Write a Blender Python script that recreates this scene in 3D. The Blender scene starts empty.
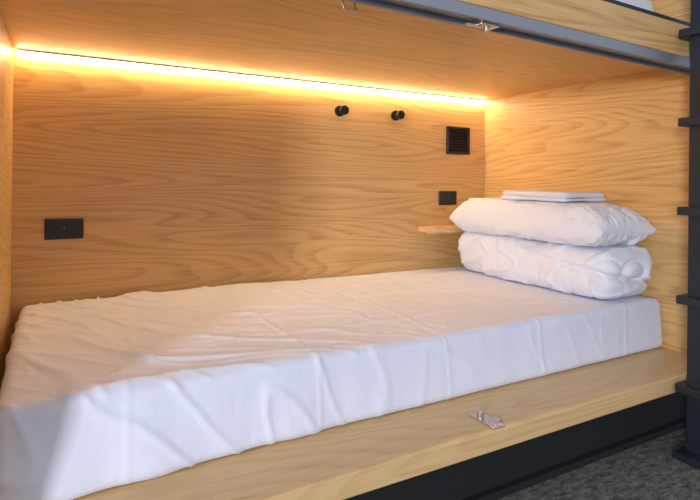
import bpy, bmesh, math
from mathutils import Vector, Matrix, noise

D=2.1; ZC=0.84
def Z(v): return ZC+v*D
XL=-0.0597*D; XR=0.942*D; YB=D; YF=0.455*D
Z_CEIL=Z(.202); Z_LEDGE=Z(-.290); Z_BED=Z(-.203)
sc=bpy.context.scene
sc.view_settings.view_transform='Standard'

# ---------------- materials ----------------
def new_mat(name):
    m=bpy.data.materials.new(name); m.use_nodes=True
    nt=m.node_tree; b=nt.nodes['Principled BSDF']; return m,nt,b
def simple(name,col,rough=.5,metal=0,bump=0,bscale=200):
    m,nt,b=new_mat(name)
    b.inputs['Base Color'].default_value=(*col,1); b.inputs['Roughness'].default_value=rough; b.inputs['Metallic'].default_value=metal
    n=nt.nodes.new('ShaderNodeTexNoise'); n.inputs['Scale'].default_value=bscale
    tc=nt.nodes.new('ShaderNodeTexCoord'); nt.links.new(tc.outputs['Object'],n.inputs['Vector'])
    bp=nt.nodes.new('ShaderNodeBump'); bp.inputs['Strength'].default_value=bump; bp.inputs['Distance'].default_value=.002
    nt.links.new(n.outputs['Fac'],bp.inputs['Height']); nt.links.new(bp.outputs['Normal'],b.inputs['Normal'])
    return m
def emis(name,col,s):
    m,nt,b=new_mat(name)
    b.inputs['Base Color'].default_value=(*col,1)
    b.inputs['Emission Color'].default_value=(*col,1); b.inputs['Emission Strength'].default_value=s
    return m
def wood(name,axis,light=(.74,.465,.185),dark=(.47,.25,.085),off=0,rough=.38,ring=.56):
    m,nt,b=new_mat(name); N=nt.nodes; L=nt.links
    tc=N.new('ShaderNodeTexCoord')
    def mp(along,across):
        k=N.new('ShaderNodeMapping'); s=[across]*3; s[axis]=along
        k.inputs['Scale'].default_value=s; k.inputs['Location'].default_value=(off,off*.7,off*.3)
        L.new(tc.outputs['Object'],k.inputs['Vector']); return k
    a=mp(.40,4.2); n1=N.new('ShaderNodeTexNoise'); n1.inputs['Scale'].default_value=1; n1.inputs['Detail'].default_value=2.4; n1.inputs['Roughness'].default_value=.36
    L.new(a.outputs[0],n1.inputs['Vector'])
    mu=N.new('ShaderNodeMath'); mu.operation='MULTIPLY'; mu.inputs[1].default_value=32; L.new(n1.outputs['Fac'],mu.inputs[0])
    fr=N.new('ShaderNodeMath'); fr.operation='FRACT'; L.new(mu.outputs[0],fr.inputs[0])
    pw=N.new('ShaderNodeValToRGB'); cr=pw.color_ramp; cr.elements[0].position=0; cr.elements[0].color=(.1,.1,.1,1); cr.elements[1].position=1; cr.elements[1].color=(.1,.1,.1,1)
    e=cr.elements.new(.75); e.color=(.85,.85,.85,1); e=cr.elements.new(.9); e.color=(1,1,1,1); e=cr.elements.new(.4); e.color=(.15,.15,.15,1)
    L.new(fr.outputs[0],pw.inputs[0])
    c=mp(3.2,130); n2=N.new('ShaderNodeTexNoise'); n2.inputs['Scale'].default_value=1; n2.inputs['Detail'].default_value=4; n2.inputs['Roughness'].default_value=.65; L.new(c.outputs[0],n2.inputs['Vector'])
    d=mp(.5,4); n3=N.new('ShaderNodeTexNoise'); n3.inputs['Scale'].default_value=1; L.new(d.outputs[0],n3.inputs['Vector'])
    bk=N.new('ShaderNodeMath'); bk.operation='MULTIPLY'; L.new(pw.outputs[0],bk.inputs[0]); L.new(n2.outputs['Fac'],bk.inputs[1])
    x1=N.new('ShaderNodeMath'); x1.operation='MULTIPLY_ADD'; x1.inputs[1].default_value=ring; L.new(bk.outputs[0],x1.inputs[0])
    x2=N.new('ShaderNodeMath'); x2.operation='MULTIPLY_ADD'; x2.inputs[1].default_value=.72; L.new(n2.outputs['Fac'],x2.inputs[0])
    x3=N.new('ShaderNodeMath'); x3.operation='MULTIPLY'; x3.inputs[1].default_value=.30; L.new(n3.outputs['Fac'],x3.inputs[0])
    L.new(x3.outputs[0],x2.inputs[2]); L.new(x2.outputs[0],x1.inputs[2])
    r=N.new('ShaderNodeValToRGB'); r.color_ramp.elements[0].position=.40; r.color_ramp.elements[0].color=(*light,1)
    r.color_ramp.elements[1].position=1; r.color_ramp.elements[1].color=(*dark,1)
    L.new(x1.outputs[0],r.inputs[0]); L.new(r.outputs[0],b.inputs['Base Color'])
    b.inputs['Roughness'].default_value=rough
    bp=N.new('ShaderNodeBump'); bp.inputs['Strength'].default_value=.15; bp.inputs['Distance'].default_value=.001; L.new(n2.outputs['Fac'],bp.inputs['Height']); L.new(bp.outputs[0],b.inputs['Normal'])
    return m
W_X=wood('oak_x',0); W_Y=wood('oak_y',1,off=3.3); W_C=wood('oak_ceiling',0,light=(.80,.52,.24),dark=(.56,.33,.13),off=7.1)
W_L=wood('oak_ledge_lit',0,light=(.76,.52,.25),dark=(.56,.35,.14),off=5.2,ring=.45)  # oak kept lighter: light falling on the ledge front is put into the colour
BLACK=simple('black_plastic',(.012,.012,.013),.4,0,.05)
NAVY=simple('dark_powder_coat',(.018,.024,.035),.45,.2,.2,600)
PLINTH=simple('plinth_black',(.010,.010,.012),.7,0,.1)
ALU=simple('brushed_aluminium',(.30,.32,.37),.4,.6,.1)
STEEL=simple('steel',(.62,.56,.46),.28,1,.05)
GRN=simple('slot',(.002,.002,.002),.6)
LED=emis('led_diffuser',(1,.76,.44),72)
def cloth(name,col,bs=.4):
    m,nt,b=new_mat(name); N=nt.nodes; L=nt.links
    b.inputs['Base Color'].default_value=(*col,1); b.inputs['Roughness'].default_value=.85
    b.inputs['Sheen Weight'].default_value=.15
    tc=N.new('ShaderNodeTexCoord'); n=N.new('ShaderNodeTexNoise'); n.inputs['Scale'].default_value=14; n.inputs['Detail'].default_value=4; n.inputs['Distortion'].default_value=.6
    L.new(tc.outputs['Object'],n.inputs['Vector'])
    bp=N.new('ShaderNodeBump'); bp.inputs['Strength'].default_value=bs; bp.inputs['Distance'].default_value=.01; L.new(n.outputs['Fac'],bp.inputs['Height']); L.new(bp.outputs[0],b.inputs['Normal'])
    return m
SHEET=cloth('white_sheet',(.73,.75,.87),.36); PIL=cloth('white_pillow_cotton',(.80,.81,.89),.5); TOW=simple('towel_terry',(.82,.83,.90),.95,0,.8,700)
# carpet
CAR,nt,b=new_mat('carpet'); N=nt.nodes; L=nt.links
tc=N.new('ShaderNodeTexCoord'); mp=N.new('ShaderNodeMapping'); mp.inputs['Scale'].default_value=(26,60,1); mp.inputs['Rotation'].default_value=(0,0,.5)
L.new(tc.outputs['Object'],mp.inputs[0])
n=N.new('ShaderNodeTexNoise'); n.inputs['Scale'].default_value=1; n.inputs['Detail'].default_value=8; n.inputs['Roughness'].default_value=.85; L.new(mp.outputs[0],n.inputs['Vector'])
r=N.new('ShaderNodeValToRGB'); r.color_ramp.elements[0].position=.40; r.color_ramp.elements[0].color=(.030,.037,.045,1); r.color_ramp.elements[1].position=.64; r.color_ramp.elements[1].color=(.28,.265,.22,1)
L.new(n.outputs['Fac'],r.inputs[0]); L.new(r.outputs[0],b.inputs['Base Color']); b.inputs['Roughness'].default_value=1
n2=N.new('ShaderNodeTexNoise'); n2.inputs['Scale'].default_value=300; L.new(tc.outputs['Object'],n2.inputs['Vector'])
bp=N.new('ShaderNodeBump'); bp.inputs['Strength'].default_value=.8; bp.inputs['Distance'].default_value=.005; L.new(n2.outputs['Fac'],bp.inputs['Height']); L.new(bp.outputs[0],b.inputs['Normal'])

# ---------------- mesh helpers ----------------
def finish(bm,name,mat,parent=None,smooth=False,bevel=0):
    me=bpy.data.meshes.new(name); bmesh.ops.recalc_face_normals(bm,faces=bm.faces); bm.to_mesh(me); bm.free()
    me.materials.append(mat); o=bpy.data.objects.new(name,me); bpy.context.collection.objects.link(o)
    if smooth:
        for p in me.polygons: p.use_smooth=True
    if bevel:
        md=o.modifiers.new('bev','BEVEL'); md.width=bevel; md.segments=3; md.limit_method='ANGLE'
    if parent: o.parent=parent
    return o
def box(name,x0,x1,y0,y1,z0,z1,mat,parent=None,bevel=0.0015,lift=0.0):
    bm=bmesh.new(); bmesh.ops.create_cube(bm,size=1)
    for v in bm.verts:
        x=x0 if v.co.x<0 else x1
        v.co=Vector((x, y0 if v.co.y<0 else y1, (z0 if v.co.z<0 else z1)+lift*(XR-x)))
    return finish(bm,name,mat,parent,bevel=bevel)
def cyl(name,p0,p1,r,mat,parent=None,r2=None,seg=32,bevel=.001):
    p0=Vector(p0);p1=Vector(p1);d=p1-p0; bm=bmesh.new()
    bmesh.ops.create_cone(bm,cap_ends=True,segments=seg,radius1=r,radius2=r if r2 is None else r2,depth=d.length)
    bmesh.ops.transform(bm,verts=bm.verts,matrix=Matrix.Translation((p0+p1)/2)@d.to_track_quat('Z','Y').to_matrix().to_4x4())
    return finish(bm,name,mat,parent,bevel=bevel)
def empty(name,loc=(0,0,0)):
    e=bpy.data.objects.new(name,None); e.empty_display_size=.05; bpy.context.collection.objects.link(e); return e
def tube(name,pts,r,mat,parent=None):
    cu=bpy.data.curves.new(name,'CURVE'); cu.dimensions='3D'; cu.bevel_depth=r; cu.bevel_resolution=4
    s=cu.splines.new('POLY'); s.points.add(len(pts)-1)
    for i,p in enumerate(pts): s.points[i].co=(*p,1)
    cu.materials.append(mat); o=bpy.data.objects.new(name,cu); bpy.context.collection.objects.link(o)
    if parent:o.parent=parent
    return o
def soft_box(name,lo,hi,r,step,mat,disp,parent=None):
    lo=Vector(lo);hi=Vector(hi);bm=bmesh.new()
    n=[max(2,int((hi[i]-lo[i])/step)) for i in range(3)]
    for ax in range(3):
        a,b_=[i for i in range(3) if i!=ax]
        for side in (lo[ax],hi[ax]):
            g=[]
            for i in range(n[a]+1):
                row=[]
                for j in range(n[b_]+1):
                    c=[0,0,0];c[ax]=side;c[a]=lo[a]+(hi[a]-lo[a])*i/n[a];c[b_]=lo[b_]+(hi[b_]-lo[b_])*j/n[b_]
                    row.append(bm.verts.new(c))
                g.append(row)
            for i in range(n[a]):
                for j in range(n[b_]): bm.faces.new((g[i][j],g[i+1][j],g[i+1][j+1],g[i][j+1]))
    bmesh.ops.remove_doubles(bm,verts=bm.verts,dist=1e-5)
    for v in bm.verts:
        p=v.co.copy(); q=Vector([min(max(p[i],lo[i]+r[i]),hi[i]-r[i]) for i in range(3)])
        d=Vector([(p[i]-q[i])/r[i] for i in range(3)])
        if d.length>1e-9: nn=d.normalized()
        else: nn=Vector((0,0,1))
        p=q+Vector([nn[i]*r[i] for i in range(3)])
        nn=Vector([nn[i]/r[i] for i in range(3)]).normalized()
        v.co=disp(p,nn)
    return finish(bm,name,mat,parent,smooth=True)
def ns(x,y,z): return noise.noise(Vector((x,y,z)))
def gs(x,w): return math.exp(-(x/w)**2)
def sst(a,b,x):
    t=min(max((x-a)/(b-a),0),1); return t*t*(3-2*t)

# ---------------- shell ----------------
XR2=XR+.04; XL2=XL-.04
box('floor',-4,5,-3.2,YB+.2,-.05,0,CAR,bevel=0)
box('wall_back',XL2-.8,XR2+1.2,YB,YB+.05,0,2.35,W_X)
box('wall_right',XR,XR2,.468*D,YB,Z_LEDGE,2.3,W_Y)
box('wall_left',XL2,XL,.468*D,YB,Z_LEDGE,2.3,W_Y)
LF=.018
ub=empty('upper_bunk')
ZU=Z(.238)
box('deck',XL,XR,.475*D,YB,Z_CEIL,ZU-.01,W_C,ub)
box('front_board',XL2-.8,XR2+.9,YF,.475*D,Z(.190),ZU,W_X,ub,.003,LF)
box('shadow_gap_trim',XL2-.8,XR2+.9,YF+.012,YF+.03,ZU,ZU+.018,NAVY,ub,.001,LF)
def dm(p,n): return p+n*(.006*ns(p.x*3,p.y*3,p.z*5))
soft_box('upper_mattress',(-.05,.56*D,ZU-.005),(XR-.01,YB-.02,ZU+.19),(.03,.03,.03),.03,SHEET,dm,ub)
zr=Z(.176)
rl=empty('door_rail')
box('channel_base',XL2-.7,XR2+.8,YF+.002,.492*D,zr+.012,Z(.190),ALU,rl,.001,LF)
box('channel_lip_front',XL2-.7,XR2+.8,YF+.002,YF+.012,zr,zr+.014,ALU,rl,.001,LF)
box('channel_lip_back',XL2-.7,XR-.002,.485*D,.490*D,zr,zr+.014,ALU,rl,.001,LF)
bf=empty('bed_frame')
box('platform_board',XL2-.8,XR2+.9,YF,YB,Z_LEDGE-.05,Z_LEDGE,W_L,bf,.003)
box('plinth',XL2-.8,XR2+.9,.50*D,YB,0,Z_LEDGE-.05,PLINTH,bf)
box('plinth_kick_rail',XL2-.8,XR2+.9,.49*D,.50*D,0,.02,PLINTH,bf)

# ---------------- LED ----------------
le=empty('led_strip_light')
CLEAR=simple('white_profile',(.8,.75,.65),.5)
box('profile',XL+.01,XR-.01,YB-.022,YB-.002,Z_CEIL-.003,Z_CEIL,CLEAR,le,0)
box('profile_lip',XL+.01,XR-.01,YB-.023,YB-.021,Z_CEIL-.0062,Z_CEIL,CLEAR,le,0)
box('diffuser',XL+.012,XR-.012,YB-.018,YB-.004,Z_CEIL-.009,Z_CEIL-.003,LED,le,0)

# ---------------- mattress ----------------
MX0=-.046*D; MX1=XR-.006; MY0=.548*D; MY1=YB-.012
DX0=.800*D; DX1=.940*D; DY0=.556*D; DY1=.944*D
def bed(p,n):
    x,y,z=p
    top=max(n.z,0); fr=max(-n.y,0)
    h=.006*ns(x*2.1,y*2.3,1.7)+.002*ns(x*6,y*6,4)
    u=x*.75+y*.9; w=x*.9-y*.75
    rd=abs(ns(u*5+3*ns(x*1.5,y*1.5,9),w*1.3,2.2)); h+=.008*(gs(rd,.045))*sst(1.2,.1,x)
    rd=abs(ns(u*11+2*ns(x*2,y*2,5),w*2.5,6.2)); h+=.004*(gs(rd,.06))*sst(1.6,.1,x)
    rd2=abs(ns(x*1.6,y*5,8.1)); h+=.003*gs(rd2,.045)
    for cy in (1.36,1.68): h+=.0020*gs(y-cy-.01*ns(x*2,0,cy),.0045)
    h*=top
    cr=0
    for cx,ca in ((.13,.002),(.557,.0028),(.955,.0024),(1.328,.0030),(1.62,.0018),(1.75,.0028)): cr+=ca*gs(x-cx-.014*ns(0,y*3,z*5+cx),.0042)
    h+=cr*(top+fr)
    st=sst(DX0-.12,DX0-.03,x)*sst(DY0-.02,DY0+.05,y)
    h=h*(1-st)-.002*st*top
    k=sst(Z_BED,Z_LEDGE,z)
    L_=sst(1.1,.1,x)
    f=.004*ns(x*3.5,3,z*2)+.0015*ns(x*13,7,z*3)+(.013*k*L_+.003)*ns(x*8+z*1.5,5,z*1.5)
    rf=abs(ns(x*7+3*z,1.1,z*3)); f+=(.0015+.005*L_)*gs(rf,.06)
    h+=fr*f
    q=p+n*h
    if fr>.3: q.y-=k*(.012+.028*sst(.6,0,x))
    q.z=max(q.z,Z_LEDGE+.0005)
    if st>.5: q.z=min(q.z,Z_BED)
    return q
soft_box('mattress',(MX0,MY0,Z_LEDGE+.0005),(MX1,MY1,Z_BED),(.024,.024,.026),.0065,SHEET,bed)

# ---------------- folded duvet ----------------
dz0=Z_BED+.001; dz1=Z(-.113)
def duv(p,n):
    x,y,z=p
    h=.014*ns(x*5,y*4,z*6+3)+.007*ns(x*13,y*8,z*13)
    rd=abs(ns(x*3,y*5+2,z*14)); h+=.007*gs(rd,.07)
    rd=abs(ns(x*6,y*9+2,z*5+4)); h-=.005*gs(rd,.06)
    end=max(-n.y,0); side=max(-n.x,0)
    H=dz1-dz0; t=(z-dz0)/H
    c=sst(DY0+.36,DY0+.04,y)
    vis=max(end,side*c)
    s=(DX1-x)+(y-DY0)*.7
    lap=t-(.26+.85*s)
    h-=.026*gs(lap,.055)*vis
    cx=(x-(DX0+DX1)/2-.01)/.085; ct=(t-.55)/.28
    rr=math.sqrt(cx*cx+ct*ct)
    h-=.020*gs(rr-.75,.14)*end
    q=p+n*h
    q.z=min(max(q.z,Z_BED+.0015),dz1)
    q.x=min(q.x,XR-.003)
    return q
soft_box('folded_duvet',(DX0,DY0,dz0),(DX1,DY1,dz1),(.055,.062,.078),.007,PIL,duv)

# ---------------- pillow ----------------
PTOP=Z(-.037)
def pillow(name,c,a,b_,Tt,Tb,mat,rot=0,seed=0):
    bm=bmesh.new(); n=90
    def P(u,v,s):
        k=max((1-abs(u)**4)*(1-abs(v)**5.5),0)**.46
        x=a*u*(1-.03*math.cos(math.pi*v/2)); y=b_*v*(1-.03*math.cos(math.pi*u/2))
        t=Tt if s>0 else Tb
        t*=1+.10*v
        z=s*t*k
        wr=.010*ns(u*2+seed,v*2.5,s*2)+.008*ns(u*5+seed,v*6,s)
        wr-=.011*gs(ns(u*2+seed,v*5,s+3),.06)
        wr-=.008*gs(ns(u*4+seed,v*4+u*3,s+8),.05)
        edge=1-k
        ph=math.atan2(v,u); wr+=.016*edge*(ns(math.cos(ph)*8+seed,math.sin(ph)*8,s))
        z+=wr*min(k*2.5,1)
        z-=.004*(abs(u)**4+abs(v)**4)
        return Vector((x,y,z))
    R=Matrix.Rotation(rot,3,'Z')
    lo=dz1+.0015-c[2]; hi=PTOP-.0015-c[2]
    for s in (1,-1):
        g=[]
        for i in range(n+1):
            row=[]
            for j in range(n+1):
                q=P(math.sin(math.pi/2*(-1+2*i/n)),math.sin(math.pi/2*(-1+2*j/n)),s)
                q.z=min(max(q.z,lo),hi)
                q=R@q+Vector(c); q.x=min(q.x,XR-.003)
                row.append(bm.verts.new(q))
            g.append(row)
        for i in range(n):
            for j in range(n): bm.faces.new((g[i][j],g[i+1][j],g[i+1][j+1],g[i][j+1]))
    bmesh.ops.remove_doubles(bm,verts=bm.verts,dist=1e-4)
    return finish(bm,name,mat,smooth=True)
PC=(.865*D,.755*D,Z(-.080))
pillow('pillow',PC,.160,.408,.105,.080,PIL,rot=.0,seed=4)
# ---------------- towel ----------------
tw=empty('folded_towel')
def td(seed,z0):
    def f(p,n):
        q=p+n*(.006*ns(p.x*7+seed,p.y*7,p.z*5)+.002*ns(p.x*20+seed,p.y*20,2)); q.z=max(q.z,z0+.0003); return q
    return f
for i,(z0,z1) in enumerate(((PTOP,PTOP+.018),(PTOP+.016,PTOP+.040))):
    soft_box('fold_%d'%(i+1),(.808*D+.004*i,.650*D+.004*i,z0),(.930*D-.003*i,.812*D-.005*i,z1),(.016,.016,(z1-z0)/2),.005,TOW,td(i*3,z0),tw)

# ---------------- outlets ----------------
def outlet(cx,cz,w,h):
    e=empty('power_outlet')
    y=YB
    box('cover_plate',cx-w/2,cx+w/2,y-.009,y,cz-h/2,cz+h/2,BLACK,e,.003)
    for i,dx in enumerate((-w*.25,w*.25)):
        for k,(ax,az) in enumerate(((-.007,.002),(.007,.002),(0,-.012))):
            box('slot_%d_%d'%(i+1,k+1),cx+dx+ax-.001,cx+dx+ax+.001,y-.0094,y-.008,cz+az-.004,cz+az+.004,GRN,e,0)
        box('rocker_%d'%(i+1),cx+dx*.45-.006,cx+dx*.45+.006,y-.0125,y-.008,cz+h*.2,cz+h*.36,BLACK,e,.001)
    box('indicator',cx-.002,cx+.002,y-.0096,y-.008,cz+.002,cz+.005,ALU,e,0)
    return e
outlet(.030,ZC-.180,.120,.072)
outlet(1.731,ZC-.086,.112,.070)
# ---------------- vent ----------------
v=empty('air_vent'); vx,vz=1.794,ZC+.206; w,h=.145,.14
box('back_plate',vx-w/2,vx+w/2,YB-.004,YB,vz-h/2,vz+h/2,GRN,v,0)
box('frame_left',vx-w/2,vx-w/2+.010,YB-.014,YB,vz-h/2,vz+h/2,BLACK,v)
box('frame_right',vx+w/2-.010,vx+w/2,YB-.014,YB,vz-h/2,vz+h/2,BLACK,v)
box('frame_top',vx-w/2,vx+w/2,YB-.014,YB,vz+h/2-.010,vz+h/2,BLACK,v)
box('frame_bottom',vx-w/2,vx+w/2,YB-.014,YB,vz-h/2,vz-h/2+.010,BLACK,v)
for i in range(8):
    zz=vz-h/2+.016+i*.0145
    bm=bmesh.new(); x0,x1=vx-w/2+.01,vx+w/2-.01
    vs=[bm.verts.new(c) for c in ((x0,YB-.003,zz+.008),(x1,YB-.003,zz+.008),(x1,YB-.013,zz),(x0,YB-.013,zz),(x0,YB-.003,zz+.0065),(x1,YB-.003,zz+.0065),(x1,YB-.013,zz-.0018),(x0,YB-.013,zz-.0018))]
    for f in ((0,1,2,3),(4,5,6,7),(0,1,5,4),(2,3,7,6),(0,3,7,4),(1,2,6,5)): bm.faces.new([vs[k] for k in f])
    finish(bm,'louvre_%d'%(i+1),BLACK,v)
# ---------------- hooks ----------------
def hook(x,z):
    e=empty('coat_hook')
    cyl('wall_rose',(x,YB,z),(x,YB-.010,z),.024,BLACK,e)
    cyl('stem',(x,YB-.008,z),(x,YB-.045,z),.009,BLACK,e)
    cyl('knob',(x,YB-.040,z),(x,YB-.056,z),.021,BLACK,e,bevel=.004)
    return e
hook(1.110,ZC+.308); hook(1.410,ZC+.308)
# ---------------- shelf ----------------
sh=empty('wall_shelf')
box('board',1.552,XR-.001,YB-.115,YB,ZC-.248,ZC-.222,W_L,sh,.003)
box('cleat',1.60,XR-.02,YB-.018,YB,ZC-.268,ZC-.248,W_L,sh,.001)

# ---------------- latch hardware ----------------
la=empty('latch_plate'); lx,ly=.460*D,.481*D
box('strike_plate',lx-.020,lx+.020,YF+.006,YF+.098,Z_LEDGE,Z_LEDGE+.003,STEEL,la,.001)
box('side_tab',lx+.015,lx+.034,YF+.030,YF+.055,Z_LEDGE,Z_LEDGE+.004,STEEL,la,.001)
cyl('keeper',(lx-.004,YF+.07,Z_LEDGE+.002),(lx-.004,YF+.07,Z_LEDGE+.018),.009,STEEL,la)
for i,yy in enumerate((.018,.045)): cyl('screw_%d'%(i+1),(lx-.004,YF+yy,Z_LEDGE+.002),(lx-.004,YF+yy,Z_LEDGE+.0045),.005,STEEL,la)
lx=.443*D; zl=zr+LF*(XR-lx)
box('latch_body',lx-.03,lx+.03,YF+.014,YF+.05,zl-.006,zl+.012,STEEL,rl,.002)
box('latch_tongue',lx-.065,lx-.02,YF+.025,YF+.038,zl-.010,zl-.004,STEEL,rl,.001)
cyl('latch_pin',(lx,YF+.03,zl-.018),(lx,YF+.03,zl),.008,STEEL,rl)
lx=.282*D; ly=.515*D; zz=Z_CEIL-.020
box('ring_mount',lx-.016,lx+.016,ly-.01,ly+.01,Z_CEIL-.004,Z_CEIL,STEEL,rl,.001)
tube('pull_ring',[(lx-.016,ly,Z_CEIL-.003),(lx-.016,ly-.01,zz-.012),(lx+.016,ly-.01,zz-.012),(lx+.016,ly,Z_CEIL-.003)],.0025,STEEL,rl)

# ---------------- ladder ----------------
ld=empty('bunk_ladder')
for i,x0 in enumerate((1.709,2.10)):
    box('stringer_%d'%(i+1),x0,x0+.04,.862,.922,0,2.3,NAVY,ld,.003)
for i in range(8):
    z=.205+.275*i
    if z<2.25: box('tread_%d'%(i+1),1.688,2.16,.835,.945,z-.013,z+.013,NAVY,ld,.003)
box('foot_plate',1.66,2.18,.84,.935,0,.02,NAVY,ld,.002)

# ---------------- lights ----------------
w_=bpy.data.worlds.new('World'); sc.world=w_; w_.use_nodes=True
bg=w_.node_tree.nodes['Background']; bg.inputs[0].default_value=(.86,.90,1,1); bg.inputs[1].default_value=.68
def area(name,loc,tgt,sx,sy,p,col):
    l=bpy.data.lights.new(name,'AREA'); l.shape='RECTANGLE'; l.size=sx; l.size_y=sy; l.energy=p; l.color=col
    o=bpy.data.objects.new(name,l); o.location=loc; o.rotation_euler=(Vector(tgt)-Vector(loc)).to_track_quat('-Z','Y').to_euler(); bpy.context.collection.objects.link(o)
area('window_light',(-3.0,-2.0,1.10),(1.2,1.6,.7),.55,.8,165,(.86,.90,1))

# ---------------- camera ----------------
cd=bpy.data.cameras.new('camera'); cd.sensor_width=36; cd.lens=530/700*36; cd.shift_y=-.1; cd.clip_start=.01
co=bpy.data.objects.new('camera',cd); bpy.context.collection.objects.link(co)
co.matrix_world=Matrix.Translation((0,0,ZC))@Matrix.Rotation(math.radians(-29.1),4,'Z')@Matrix.Rotation(math.radians(90),4,'X')@Matrix.Rotation(math.radians(.6),4,'Z')
sc.camera=co
